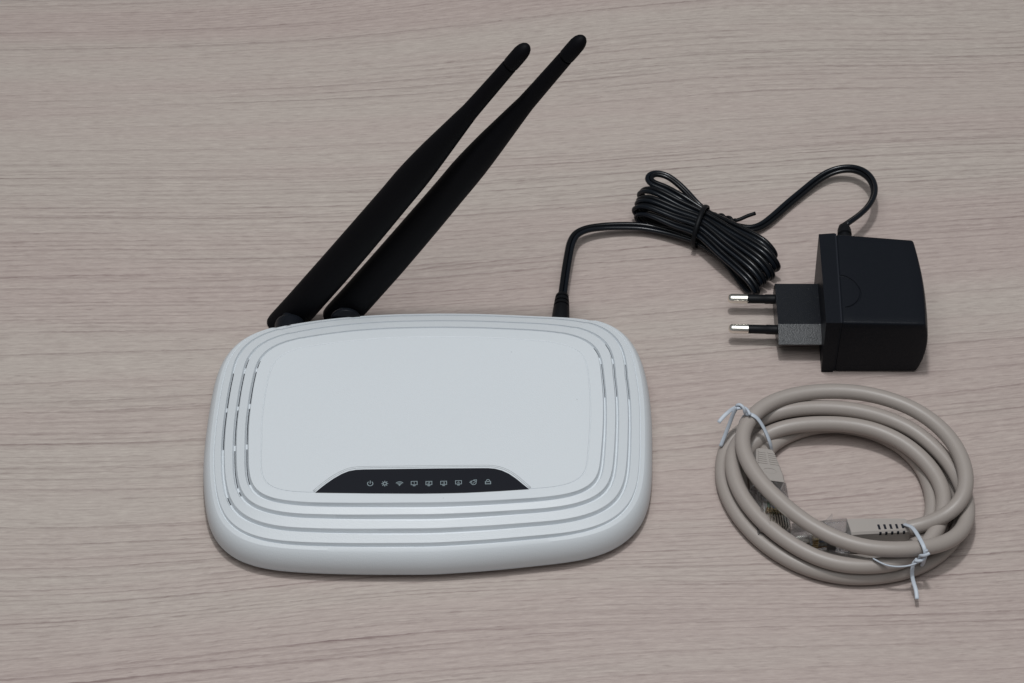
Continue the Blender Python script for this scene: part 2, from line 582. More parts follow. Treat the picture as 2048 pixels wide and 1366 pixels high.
for o_, z_ in ((1.2, 1.85), (0.0, 1.6), (-1.5, 1.2), (-5.0, 0.6), (-9.0, 0.35), (-12.0, 0.15)):
    f = wall(o_, z_, 1.0)
    r_ = [bm.verts.new(f(i)) for i in range(0, NA, 2)]
    if prev:
        for i in range(len(r_)):
            bm.faces.new((prev[i], r_[i], r_[(i + 1) % len(r_)], prev[(i + 1) % len(r_)]))
    prev = r_
bm.faces.new(prev)
link('bottom_shell', bm, M_WHITE_LOW, router, sharp=50)

# ventilation slots in the floors of the grooves
def slot(gi, y0, y1, left, wmm, offc):
    side, rear, front, wd = GROOVES[gi]
    cand = []
    for i in range(NA):
        a = -math.pi + 2 * math.pi * i / NA
        if (math.cos(a) < 0) != left or abs(math.cos(a)) < 0.2:
            continue
        t = lerp3(a, side, rear, front)
        p = ring_point(i, t, -gdepth(gi, a))
        v = (p - CAM)
        yy = 683 - v.dot(UP) / v.dot(FW) * FPX
        cand.append((yy, i, t))
    cand.sort()
    sel = [(i, t) for yy, i, t in cand if y0 <= yy <= y1]
    if len(sel) < 2:
        return
    bm = bmesh.new()
    lo_, up_ = [], []
    for i, t in sel:
        span = (R_RIM[i] - R_IN[i]) / MM
        a_ = t + (offc - wmm / 2) / span
        b_ = t + (offc + wmm / 2) / span
        dz = -gdepth(gi, -math.pi + 2 * math.pi * i / NA) + 0.05
        lo_.append(ring_point(i, a_, dz)); up_.append(ring_point(i, b_, dz))
    A = [bm.verts.new(p) for p in lo_]; B = [bm.verts.new(p) for p in up_]
    A2 = [bm.verts.new(p - Vector((0, 0, 0.0005))) for p in lo_]; B2 = [bm.verts.new(p - Vector((0, 0, 0.0005))) for p in up_]
    for j in range(len(A) - 1):
        bm.faces.new((A[j], A[j + 1], B[j + 1], B[j]))
        bm.faces.new((A2[j], A2[j + 1], A[j + 1], A[j]))
        bm.faces.new((B[j], B[j + 1], B2[j + 1], B2[j]))
        bm.faces.new((A2[j], A2[j + 1], B2[j + 1], B2[j]))
    bm.faces.new((A[0], B[0], B2[0], A2[0]))
    bm.faces.new((A[-1], B[-1], B2[-1], A2[-1]))
    link('vent_slot', bm, M_SLOT, router, smooth=False)
for gi, segs in ((0, ((720, 737), (743, 810), (817, 890), (898, 972))), (1, ((718, 737), (745, 814), (820, 894), (902, 978), (984, 994))), (2, ((746, 819), (825, 901), (994, 1012)))):
    for y0, y1 in segs:
        slot(gi, y0, y1, True, 0.33, -0.04)
for gi, segs in ((0, ((696, 718), (727, 795))), (1, ((688, 718), (727, 795))), (2, ((728, 800),))):
    for y0, y1 in segs:
        slot(gi, y0, y1, False, 0.20, 0.12)

# indicator strip
ZD = ZP + 0.22
outline = [(631,984.5),(641,976),(652,967.5),(668,956.5),(684,947.5),(698,942),(712,939.6),(728,938.8),(800,937.8),(880,936.8),(960,936.2),(976,936.2),(990,937.4),(1004,941),(1018,947.5),(1032,957),(1046,968.5),(1057.5,977.5),(1000,981.5),(930,985),(842,986.6),(740,986.2)]
def poly_prism(pts, z0, z1):
    bm = bmesh.new()
    prism(bm, [P(x, y, z1) - Vector((0, 0, (z1 - z0) * MM)) for x, y in pts], [P(x, y, z1) for x, y in pts])
    return bm
bm = poly_prism(outline, ZP - 0.6, ZD)
panel = link('indicator_panel', bm, M_PANEL, router, smooth=False)
# white raised lip along the upper side of the strip
rim_px = [(627,983),(638,973.5),(650,964),(666,952.8),(683,943.6),(697,938),(712,935.4),(728,934.6),(800,933.6),(880,932.6),(960,932),(977,932),(991,933.3),(1006,937),(1021,944),(1035,953.8),(1049,965.6),(1061,976)]
bm = bmesh.new()
sweep(bm, catmull([P(x, y, ZP) for x, y in rim_px], 0.002), [(-0.42 * MM, -0.1 * MM), (0.42 * MM, -0.1 * MM), (0.30 * MM, 0.17 * MM), (0.0, 0.24 * MM), (-0.30 * MM, 0.17 * MM)])
link('panel_lip', bm, M_WHITE, router)

# printed symbols
def stroke(bm, pts, wd, closed=False, n3=None):
    """flat stroke of polyline in icon units (mm), pts [(x,y)]"""
    pts = [Vector((x, y)) for x, y in pts]
    n = len(pts)
    L_, R_ = [], []
    for i in range(n):
        a = pts[(i - 1) % n] if (closed or i > 0) else pts[i]
        b = pts[(i + 1) % n] if (closed or i < n - 1) else pts[i]
        d1 = (pts[i] - a).normalized() if (pts[i] - a).length > 1e-9 else (b - pts[i]).normalized()
        d2 = (b - pts[i]).normalized() if (b - pts[i]).length > 1e-9 else d1
        t = (d1 + d2)
        t = t.normalized() if t.length > 1e-6 else d1
        nn = Vector((-t.y, t.x))
        k = 1.0 / max(0.5, nn.dot(Vector((-d2.y, d2.x))))
        L_.append(pts[i] + nn * (wd / 2 * k)); R_.append(pts[i] - nn * (wd / 2 * k))
    rng = range(n) if closed else range(n - 1)
    z0, z1 = -0.05, 0.03
    def vv(q, z): return bm.verts.new((q.x * MM, q.y * MM, z * MM))
    for i in rng:
        j = (i + 1) % n
        lo_ = [vv(q, z0) for q in (L_[i], L_[j], R_[j], R_[i])]
        hi_ = [vv(q, z1) for q in (L_[i], L_[j], R_[j], R_[i])]
        bm.faces.new(hi_)
        for k in range(4):
            bm.faces.new((lo_[k], lo_[(k + 1) % 4], hi_[(k + 1) % 4], hi_[k]))
def arc(cx, cy, r, a0, a1, n=14):
    return [(cx + r * math.cos(math.radians(a0 + (a1 - a0) * i / n)), cy + r * math.sin(math.radians(a0 + (a1 - a0) * i / n))) for i in range(n + 1)]
def icon(kind):
    bm = bmesh.new()
    s = 0.25
    if kind == 'power':
        stroke(bm, arc(0, -0.05, 1.0, 125, 415), s * 1.1)
        stroke(bm, [(0, -0.1), (0, 1.3)], s * 1.1)
    elif kind == 'gear':
        stroke(bm, arc(0, 0, 0.62, 0, 360), s * 1.25)
        for k in range(8):
            a = math.radians(45 * k + 22.5 * 0)
            stroke(bm, [(0.7 * math.cos(a), 0.7 * math.sin(a)), (1.25 * math.cos(a), 1.25 * math.sin(a))], s * 1.15)
    elif kind == 'wifi':
        for r in (0.62, 1.15, 1.72):
            stroke(bm, arc(0, -0.9, r, 40, 140), s * 1.05)
        stroke(bm, arc(0, -0.72, 0.12, 0, 360, 8), 0.26)
    elif kind.startswith('lan'):
        stroke(bm, [(-1.1, -0.55), (1.1, -0.55), (1.1, 0.95), (-1.1, 0.95)], s * 0.95, True)
        stroke(bm, [(-0.55, -0.85), (0.55, -0.85)], s * 0.7)
        stroke(bm, [(-0.45, -1.12), (0.45, -1.12)], s * 0.7)
        d = {'1': [[(-0.15, 0.5), (0.05, 0.62), (0.05, -0.25)]],
             '2': [[(-0.35, 0.5), (0.35, 0.6), (0.35, 0.22), (-0.35, 0.12), (-0.35, -0.2), (0.38, -0.2)]],
             '3': [[(-0.35, 0.58), (0.35, 0.58), (0.3, 0.2), (-0.15, 0.2)], [(0.3, 0.2), (0.38, -0.2), (-0.35, -0.2)]],
             '4': [[(0.12, 0.62), (-0.4, 0.05), (0.42, 0.05)], [(0.15, 0.62), (0.15, -0.28)]]}[kind[3]]
        for l in d:
            stroke(bm, l, s * 0.62)
    elif kind == 'net':
        stroke(bm, arc(0.05, -0.1, 0.95, 0, 360), s)
        stroke(bm, [(-0.45, -0.25), (-0.1, -0.4), (0.55, 0.25)], s * 0.8)
        stroke(bm, [(-0.85, -0.45), (-1.4, 0.1), (-0.9, 0.6), (0.3, 1.15), (1.15, 1.15), (1.1, 0.3)], s * 0.8)
    elif kind == 'lock':
        stroke(bm, [(-0.95, -0.95), (0.95, -0.95), (0.95, 0.05), (-0.95, 0.05)], s * 1.25, True)
        stroke(bm, [(-0.62, 0.05)] + arc(0, 0.35, 0.62, 180, 0, 10) + [(0.62, 0.05)], s * 1.1)
    return bm
yaw = math.radians(1.6)
for kind, x, y in (('power', 740.4, 967), ('gear', 769.6, 967.3), ('wifi', 799, 967.3), ('lan1', 828.3, 967), ('lan2', 857.8, 967), ('lan3', 887.3, 966.6), ('lan4', 917, 965.5), ('net', 947, 964.8), ('lock', 976, 963.5)):
    bm = icon(kind)
    p = P(x, y, ZD + 0.0)
    bmesh.ops.transform(bm, matrix=Matrix.Translation(p) @ Matrix.Rotation(yaw, 4, 'Z') @ Matrix.Diagonal((1.0, 1.02, 1, 1)), verts=bm.verts)
    link('status_icon', bm, M_ICON, panel, smooth=False)

# antennas
YREAR = (P(700, 632, ZR)).y + 0.0
UA, VA = Vector((0.665, -0.747)), Vector((0.747, 0.665))
def ant_px(s, p, ds=0.0, dp=0.0):
    q = UA * (s + ds) + VA * (p + dp)
    return (517.5 + q.x / 2.24, 50 + q.y / 2.24)
STA = [(-966, 972, 90), (-962, 973, 122), (-952, 974, 140), (-934, 976, 149), (-890, 978, 152), (-820, 979, 152), (-600, 979, 153), (-450, 977, 151), (-300, 974, 148), (-180, 971, 145), (-80, 968, 145), (-20, 967, 141), (40, 966, 134), (100, 965, 125), (160, 964.5, 114), (220, 964, 103), (280, 963.5, 92), (340, 963.5, 81), (420, 963, 77), (520, 962, 73.5), (606, 961, 71)]
CAP = [(609, 961, 62), (614, 961, 64), (616, 961, 71), (620, 961, 73), (660, 960.5, 74), (690, 960, 73), (708, 960, 66), (722, 960, 52), (731, 960, 34), (736, 960, 14)]
def antenna(ds, dp, yplane, lean):
    axis0 = None
    def st(lst):
        out = []
        for s, p, wd in lst:
            x, y = ant_px(s, p, ds, dp)
            f = (s + 953) / 1689.0
            c = PY(x, y, yplane + lean * f)
            out.append((c, wd / 2.24 / 2 / pxscale(c)))
        return out
    body, cap = st(STA), st(CAP)
    ax = (cap[-1][0] - body[0][0]).normalized()
    viewd = (CAM - (body[0][0] + cap[-1][0]) / 2).normalized()
    side = ax.cross(viewd).normalized()
    nn = side.cross(ax).normalized()
    root = bmesh.new()
    def build(bm, lst, flat):
        rings = []
        for k, (c, r) in enumerate(lst):
            f = flat(k)
            rings.append([bm.verts.new(c + side * (r * math.cos(2 * math.pi * i / 32)) + nn * (r * f * math.sin(2 * math.pi * i / 32))) for i in range(32)])
        for a, b in zip(rings, rings[1:]):
            for i in range(32):
                bm.faces.new((a[i], a[(i + 1) % 32], b[(i + 1) % 32], b[i]))
        bm.faces.new(rings[0]); bm.faces.new(rings[-1])
    build(root, body, lambda k: 0.72 if k < 8 else min(0.95, 0.72 + (k - 7) * 0.03))
    for v in root.verts:
        v.co.z = max(v.co.z, 0.0008)
    o = link('antenna', root, M_RUBBER, router, sharp=40)
    bm = bmesh.new()
    build(bm, cap, lambda k: 0.97)
    link('tip_cap', bm, M_RUBBER, o, sharp=60)
    return o, body
ZH = 12.0
for ds, dp, hx, hy, inset in ((0, 0, 578.5, 629.5, 0.0075), (194, 163, 690.5, 617.0, 0.0014)):
    # collar of the hinge: upright round boss behind the rear wall
    yb = YREAR + 0.0008
    top = PY(hx, hy, yb)
    rr = 6.1 * MM
    cen = Vector((top.x, yb, top.z - rr * 0.93))
    o, body = antenna(ds, dp, yb + 0.0056, 0.007)
    bm = bmesh.new()
    e_ = inset
    lathe(bm, Vector((cen.x, cen.y - e_, cen.z)), Vector((0, 1, 0)), [(0.0, rr * 0.97), (e_ - 0.0010, rr), (e_ + 0.0002, rr * 0.95), (e_ + 0.0008, rr * 0.85), (e_ + 0.0010, rr * 0.6), (e_ + 0.006, rr * 0.55)], 40)
    link('hinge_collar', bm, M_ADAPT, o, sharp=40)

# ================================================================= the power adapter
ZA = 30.0
adapter = thing('power_adapter', P(1745, 650, 0), 'black plug-in power adapter lying on its side, its cord bundled and run to the router', 'power adapter')
def outline_solid(px_top, zt, zb, m, name, parent, bev=0.0006, bulge=None):
    bm = bmesh.new()
    up_ = [P(x, y, zt) for x, y in px_top]
    lo_ = [Vector((p.x, p.y, zb * MM)) for p in up_]
    prism(bm, lo_, up_)
    if bulge:
        bulge(bm)
    bevel(bm, bev, 3)
    return link(name, bm, m, parent, sharp=35)
def slab(corners, z0, z1, n=1):
    return corners
# flange against the wall
fl = [(1637.5, 468.3), (1669.5, 466.2), (1681.5, 646.0), (1652.5, 645.6)]
bm = bmesh.new()
up_ = [P(x, y, ZA) for x, y in fl]
lo_ = [Vector((p.x, p.y, 0.0002)) for p in up_]
lo_[0] = lo_[0] + Vector((0.0010, 0, 0)); lo_[3] = lo_[3] + Vector((0.0010, 0, 0))
prism(bm, lo_, up_)
bevel(bm, 0.0007, 3)
link('flange', bm, M_ADAPT, adapter, sharp=35)
# thin lip between flange and body
lp = [(1669.3, 467.2), (1672.6, 467.4), (1684.8, 645.4), (1681.4, 645.2)]
bm = bmesh.new()
up_ = [P(x, y, ZA - 0.35) for x, y in lp]
lo_ = [Vector((p.x, p.y, 0.0005)) for p in up_]
prism(bm, lo_, up_)
link('seam_band', bm, M_SLOT, adapter, smooth=False)
# body with a bulging far end
bm = bmesh.new()
rear0, rear1 = P(1672.3, 467.4, ZA), P(1826, 477.5, ZA)
frnt0, frnt1 = P(1684.5, 645.4, ZA), P(1851.5, 646.8, ZA)
NS, NH = 12, 8
def body_x(fy, fz):
    a = rear1.lerp(frnt1, fy)
    bul = (1 - (2 * fy - 1) ** 2) * 1.3 + (1 - abs(2 * fz - 1) ** 2.2) * 2.3 - 1.15 * 0
    return a + Vector((bul * MM, 0, 0))
grid = {}
def bp(u, fy, fz):
    near = rear0.lerp(frnt0, fy)
    far = body_x(fy, fz)
    p = near.lerp(far, u)
    z = (0.2 + (ZA - 0.2) * fz) * MM
    # slight draft of the mould
    z = z + (0.5 - fz) * 0.0010 * u
    return Vector((p.x, p.y, z))
NU = 6
def quad_sheet(fn, na, nb):
    g = [[fn(i / na, j / nb) for j in range(nb + 1)] for i in range(na + 1)]
    return g
verts = {}
def gv(p):
    k = (round(p.x * 1e6), round(p.y * 1e6), round(p.z * 1e6))
    if k not in verts:
        verts[k] = bm.verts.new(p)
    return verts[k]
def add_sheet(fn, na, nb):
    for i in range(na):
        for j in range(nb):
            q = [gv(fn(i / na, j / nb)), gv(fn((i + 1) / na, j / nb)), gv(fn((i + 1) / na, (j + 1) / nb)), gv(fn(i / na, (j + 1) / nb))]
            if len(set(q)) == 4:
                bm.faces.new(q)
add_sheet(lambda a, b: bp(a, b, 1), NU, NS)
add_sheet(lambda a, b: bp(a, b, 0), NU, NS)
add_sheet(lambda a, b: bp(a, 0, b), NU, NH)
add_sheet(lambda a, b: bp(a, 1, b), NU, NH)
add_sheet(lambda a, b: bp(0, a, b), NS, NH)
add_sheet(lambda a, b: bp(1, a, b), NS, NH)
bmesh.ops.recalc_face_normals(bm, faces=bm.faces)
bevel(bm, 0.0009, 3, 40)
body = link('body', bm, M_ADAPT, adapter, sharp=35)
# half round groove beside the seam
arc_px = [(1676.5, 551), (1689, 553), (1702, 559.5), (1713, 570), (1719.5, 581), (1720.5, 592), (1716, 602), (1707, 610), (1699, 613.8), (1691, 615.5)]
bm = bmesh.new()
pth = catmull([P(x, y, ZA - 0.16) for x, y in arc_px], 0.001)
sweep(bm, pth, circ(0.42 * MM, 10))
cut = link('cutter', bm, M_ADAPT)
md = body.modifiers.new('groove', 'BOOLEAN')
md.operation = 'DIFFERENCE'
md.object = cut
md.solver = 'EXACT'
dg = bpy.context.evaluated_depsgraph_get()
nm = bpy.data.meshes.new_from_object(body.evaluated_get(dg))
body.modifiers.clear()
if len(nm.polygons) > 100:
    body.data = nm
    nm.set_sharp_from_angle(angle=math.radians(35))
bpy.data.objects.remove(cut)
# plug block: six sided section
ZC = 7.6
bx0, bx1 = 0.0, 0.0
pl = P(1549.5, 567.5, 12.6); pr = P(1647, 566.5, 12.6)
ql = P(1554.5, 648.0, 12.6); qr = P(1654, 647.5, 12.6)
cyc = (pl.y + ql.y) / 2
dep = (pl.y - ql.y) / 2
xl, xr = pl.x, P(1652, 600, 12.6).x + 0.0012
xl2 = ql.x
bm = bmesh.new()
sec = [(dep, 12.6), (dep + 0.0012, 9.2), (dep + 0.0014, 6.0), (dep, 2.6), (-dep, 2.6), (-dep - 0.0076, 8.5), (-dep - 0.0079, 9.5), (-dep, 12.6)]
a_ = [Vector((xl + (xl2 - xl) * (dep - yy) / (2 * dep) * 0.3, cyc + yy, z * MM)) for yy, z in sec]
b_ = [Vector((xr, cyc + yy, z * MM)) for yy, z in sec]
prism(bm, a_, b_)
bevel(bm, 0.0004, 2, 30)
link('plug_block', bm, M_PLUG, adapter, sharp=9)
for tip, base in (((1455.5, 597.3), (1553, 598.5)), ((1457, 657.0), (1556, 659.5))):
    a, b = P(*tip, ZC), P(*base, ZC)
    ax = (b - a).normalized()
    Lp = (b - a).length
    lm = 0.0078
    bm = bmesh.new()
    lathe(bm, a + ax * (lm - 0.0003), ax, [(0, 1.80 * MM), (Lp - lm - 0.0045, 1.80 * MM), (Lp - lm - 0.0043, 1.95 * MM), (Lp - lm + 0.002, 1.95 * MM)], 24)
    pin = link('pin', bm, M_BLACK, adapter, sharp=40)
    bm = bmesh.new()
    lathe(bm, a, ax, [(0.0, 0.5 * MM), (0.00012, 0.95 * MM), (0.0004, 1.4 * MM), (0.0009, 1.72 * MM), (0.0016, 1.9 * MM), (lm, 1.9 * MM)], 28)
    link('pin_tip', bm, M_NICKEL, pin, sharp=40)
# strain relief where the cord leaves the body
ZS = 12.5
se = P(1688, 451, ZS)
sb = Vector((se.x - 0.001, rear0.y - 0.001, ZS * MM))
ax = (se - sb)
Ls = ax.length
bm = bmesh.new()
lathe(bm, sb, ax, [(0, 2.9 * MM), (Ls * 0.55, 2.9 * MM), (Ls * 0.58, 3.0 * MM), (Ls * 0.66, 3.05 * MM), (Ls * 0.68, 2.3 * MM), (Ls * 0.74, 2.3 * MM), (Ls * 0.76, 2.95 * MM), (Ls * 0.88, 2.75 * MM), (Ls * 0.97, 2.2 * MM), (Ls * 1.01, 1.3 * MM)], 24)
relief = link('strain_relief', bm, M_BLACK, adapter, sharp=40)

# plug in the router's socket
je, jb = P(1124.5, 589.5, 8.5), P(1121.0, 640.0, 8.5)
ax = jb - je
Lj = ax.length
bm = bmesh.new()
pr_ = [(0, 1.9), (0.02, 2.3), (0.06, 2.62), (0.13, 2.72), (0.135, 2.3), (0.18, 2.35), (0.185, 2.85), (0.30, 2.95), (0.305, 2.5), (0.35, 2.55), (0.355, 3.05), (0.46, 3.15), (0.465, 2.7), (0.51, 2.75), (0.515, 3.2), (0.62, 3.3), (0.85, 3.5), (1.35, 3.7)]
lathe(bm, je, ax, [(d * Lj, r * MM) for d, r in pr_], 28)
link('barrel_plug', bm, M_BLACK, adapter, sharp=35)

# the cord: two wires side by side, router end -> bundle -> adapter
WR = 0.97 * MM
def tie_pt(u, z):
    a, b = P(1411, 431, 7.5), P(1390, 477, 7.5)
    p = a.lerp(b, (u + 1) / 2)
    return Vector((p.x, p.y, z * MM))
lead_in = [P(1124.8, 594, 8.5), P(1127.5, 572, 8.5), P(1132, 540, 8.5), P(1137.5, 508, 8), P(1143, 484, 7.2), P(1153, 468, 6.4), P(1172, 458.5, 6), P(1200, 454, 5.2), P(1240, 452, 4.6), P(1285, 453.5, 4.3), P(1325, 461, 4.2), P(1358, 470, 4.4)]
# ends of the loops on the right and on the left, upper strand (x, y, z), plus how low they turn
R_END = [(1507, 568, 8.0), (1518, 547, 9.5), (1532, 530, 11.5), (1542, 512, 12.5), (1538, 491, 12.5)]
L_END = [(1285, 425, 8.5), (1283, 409, 10.5), (1289, 395, 11.8), (1295, 377, 12.5)]
path = list(lead_in)
US = [0.85, 0.45, 0.02, -0.42, -0.85]
def turn(end, toward, zlo, r):
    """points of an upright turn at an end: from the lower strand up to the upper strand"""
    e = P(*end)
    d = Vector((toward.x - e.x, toward.y - e.y, 0)).normalized()
    zt, zb = end[2] * MM, zlo * MM
    zm = (zt + zb) / 2
    h = (zt - zb) / 2
    lo_ = Vector((e.x, e.y, zb)); up_ = Vector((e.x, e.y, zt))
    return lo_ + d * 0.006, [lo_ + d * 0.0015, Vector((e.x, e.y, zm)) - d * (h * 0.75), up_ + d * 0.0015], up_ + d * 0.006
for k in range(5):
    u = US[k]
    zt = 7.5 + 5.2 * math.sqrt(max(0.05, 1 - u * u))
    zb = 6.5 - 4.6 * math.sqrt(max(0.05, 1 - u * u))
    bt, tt = tie_pt(u * 0.9, zb), tie_pt(u, zt)
    # out on the lower level to the right end, up, back on the upper level
    path.append(bt)
    lo_, mid, up_ = turn(R_END[k], bt, 1.6 + 0.4 * k, 1)
    m1 = bt.lerp(lo_, 0.5); m1.z = (zb * 0.5 + (1.4 + 0.3 * k) * 0.5) * MM
    m1 = m1 + (tie_pt(-1, 0) - tie_pt(1, 0)).normalized() * 0.0030
    path += [m1] + mid
    m2 = tt.lerp(up_, 0.52); m2.z = (zt * 0.5 + R_END[k][2] * 0.5 + 0.5) * MM
    path += [m2, tt]
    if k < 4:
        lo_, mid, up_ = turn(L_END[k], tt, 2.0 + 0.4 * k, 1)
        m3 = tt.lerp(up_, 0.5); m3.z = (zt * 0.5 + L_END[k][2] * 0.5) * MM
        u2 = US[k + 1]
        zb2 = 6.5 - 4.6 * math.sqrt(max(0.05, 1 - u2 * u2))
        nb = tie_pt(u2 * 0.9, zb2)
        m4 = nb.lerp(lo_, 0.5); m4.z = 2.2 * MM
        path += [m3] + mid[::-1] + [m4]
# the wide teardrop loop at the upper left
path += [P(1360, 393, 12.5), P(1327, 375, 12.7), P(1307, 367.5, 12.7), P(1297.5, 361, 12.6), P(1297, 353, 12.5), P(1304, 347.5, 12.4), P(1318, 347, 12), P(1336, 353, 11.5), P(1354, 366, 11), P(1374, 385, 10), P(1397, 410, 9)]
path += [P(1420, 428, 7), P(1450, 445, 5), P(1480, 455, 3.4), P(1503, 458, 3.0), P(1522, 452, 2.8), P(1545, 435.5, 2.8), P(1575, 409, 2.9), P(1605, 384, 3.2), P(1632, 362, 4), P(1655, 347, 5), P(1678, 339, 6), P(1702, 337, 7), P(1724, 343, 8), P(1740, 356, 9), P(1748, 374, 10), P(1747, 393, 11), P(1736, 413, 11.8), P(1717, 431, 12.3), P(1700, 443, 12.5), P(1690, 450, 12.5)]
cp = relax(catmull(path, 0.0008), 6)
n_cp = len(cp)
def cord_roll(f):
    return 0.35 * math.sin(f * 37.0) + 0.25 * math.sin(f * 91.0 + 1.0) + (0.9 * max(0.0, min(1.0, (f - 0.90) / 0.04)))
bmA, bmB = bmesh.new(), bmesh.new()
sweep(bmA, cp, off_circ(WR, -WR * 0.93, 10), roll=cord_roll)
sweep(bmB, cp, off_circ(WR, WR * 0.93, 10), roll=cord_roll)
link('cord_wire', bmA, M_CORD, adapter)
link('cord_wire', bmB, M_CORD_BLUE, adapter)['label'] = 'blue-black wire of the flat cord'

# black twist tie round the bundle
tie = bmesh.new()
cen = tie_pt(0, 7.2)
wdir = (tie_pt(1, 0) - tie_pt(-1, 0))
wdir.z = 0
hw = wdir.length / 2 + 0.0024
wdir.normalize()
lp = []
for k in range(15):
    a = math.radians(205 - 300 * k / 14)
    r_ = Vector((0, 0, 1)) * math.sin(a) * 0.0082
    lp.append(Vector((cen.x, cen.y, 0.0078)) - wdir * (math.cos(a) * -hw) + r_)
sweep(tie, catmull([Vector((p.x, p.y, max(p.z, 0.0010))) for p in lp], 0.001), [(-0.9 * MM, -0.35 * MM), (0.9 * MM, -0.35 * MM), (0.95 * MM, 0.0), (0.9 * MM, 0.35 * MM), (0, 0.55 * MM), (-0.9 * MM, 0.35 * MM), (-0.95 * MM, 0.0)])
root = thing('twist_tie', (cen.x, cen.y, 0), 'black twist tie around the bundled black adapter cord', 'cable tie')
link('band', tie, M_BLACK, root)
tw = bmesh.new()
tail = catmull([P(1424, 431, 9), P(1440, 433, 8.6), P(1456, 438, 8.2), P(1470, 443, 8)], 0.0004)
for ph in (0, math.pi):
    T_, S_ = frames(tail)
    hel = []
    for i, p in enumerate(tail):
        a = ph + i * 0.42
        hel.append(p + S_[i] * (0.8 * MM * math.cos(a)) + T_[i].cross(S_[i]) * (0.8 * MM * math.sin(a)))
    sweep(tw, hel, circ(0.75 * MM, 8))
link('twisted_tail', tw, M_BLACK, root)
tw = bmesh.new()
sweep(tw, catmull([P(1468, 442, 8), P(1480, 438.5, 8.5), P(1496, 431.5, 9), P(1511, 426.5, 9.5)], 0.001), circ(0.78 * MM, 10))
link('free_end', tw, M_BLACK, root)

# ================================================================= the network cable
eth = thing('network_cable', P(1690, 1000, 0), 'coiled grey network cable with clear connectors at both ends', 'network cable')
CRR = 2.95 * MM
def K(l, s, off):
    return [P(off[0] + x / s, off[1] + y / s, z) for x, y, z in l]
o8, s8 = (1400, 750), 2.907
coil = []
# from the connector on the left, under the rear strands
coil += [P(1524, 928, 5), P(1527, 908, 4.6), P(1541, 891, 3.6), P(1572, 872, 3), P(1608, 858, 3), P(1660, 850, 3), P(1715, 856, 3), P(1770, 874, 3), P(1815, 902, 3), P(1848, 942, 3), P(1864, 985, 3), P(1865, 1030, 3)]
# front inside strand, hidden low
coil += [P(1848, 1072, 3), P(1810, 1104, 3), P(1750, 1122, 3), P(1690, 1124, 3), P(1620, 1110, 3), P(1560, 1080, 3), P(1512, 1040, 3), P(1484, 990, 3), P(1478, 945, 3), P(1490, 905, 3.2)]
# third rear strand
coil += [P(1520, 876, 6), P(1557, 858, 8), P(1600, 849.5, 8.7), P(1650, 847, 8.7), P(1700, 849.5, 8.7), P(1750, 860, 8.7), P(1800, 882, 8.7), P(1845, 917, 8.5), P(1875, 955, 8.2), P(1889, 995, 8)]
# second front strand
coil += [P(1884, 1035, 8), P(1865, 1075, 8), P(1835, 1106, 8.5), P(1793, 1126, 8.7), P(1740, 1132.5, 8.7), P(1690, 1130.5, 8.7), P(1640, 1118, 8.7), P(1585, 1090, 8.7), P(1530, 1048, 8.7), P(1489, 1000, 8.7), P(1468, 955, 8.7), P(1464, 920, 8.7), P(1476, 885, 8)]
# fourth rear strand
coil += [P(1510, 854, 5), P(1560, 832, 3.4), P(1620, 824, 3), P(1690, 824, 3), P(1760, 838, 3), P(1815, 862, 3), P(1862, 897, 3), P(1893, 938, 3), P(1911, 978, 3.2), P(1921, 1020, 3.2)]
# lowest front strand
coil += [P(1916, 1065, 3), P(1885, 1104, 3), P(1840, 1133, 3), P(1793, 1147.5, 3), P(1740, 1154.5, 3), P(1690, 1154, 3), P(1630, 1142, 3), P(1570, 1116, 3), P(1512, 1073, 3), P(1470, 1022, 3), P(1447, 968, 3), P(1445, 925, 3), P(1458, 885, 3.5)]
# second rear strand
coil += [P(1488, 857, 6), P(1520, 838, 9), P(1560, 823, 11), P(1610, 816, 11), P(1665, 815.5, 11), P(1720, 822, 11), P(1775, 837, 10.5), P(1828, 862, 9.8), P(1872, 898, 9), P(1906, 938, 9), P(1926, 980, 8.6), P(1936, 1020, 8.6)]
# the strand that crosses over the connectors in front
coil += [P(1931, 1050, 9), P(1908, 1077, 11), P(1870, 1092, 13), P(1825, 1098, 14.5), P(1770, 1099, 15), P(1720, 1092.5, 15), P(1665, 1074, 15), P(1610, 1043, 15), P(1560, 1003, 15), P(1517, 958, 15), P(1491, 915, 15), P(1483, 880, 15), P(1492, 848, 15)]
# top rear strand and down into the second connector
coil += [P(1517, 820, 15), P(1555, 799, 15), P(1605, 786.5, 15), P(1665, 782, 15), P(1725, 786, 15), P(1780, 799, 15), P(1833, 821, 15), P(1880, 855, 15), P(1913, 895, 15), P(1931, 940, 15), P(1932, 980, 14.5), P(1915, 1013, 13.5), P(1880, 1038, 11), P(1848, 1050, 8.0), P(1822, 1056, 7.0), P(1800, 1060.5, 6.5), P(1780, 1063, 6.4)]
cpath = relax(catmull(coil, 0.0018), 8)
bm = bmesh.new()
sweep(bm, cpath, circ(CRR, 20))
link('jacket', bm, M_GREY, eth)

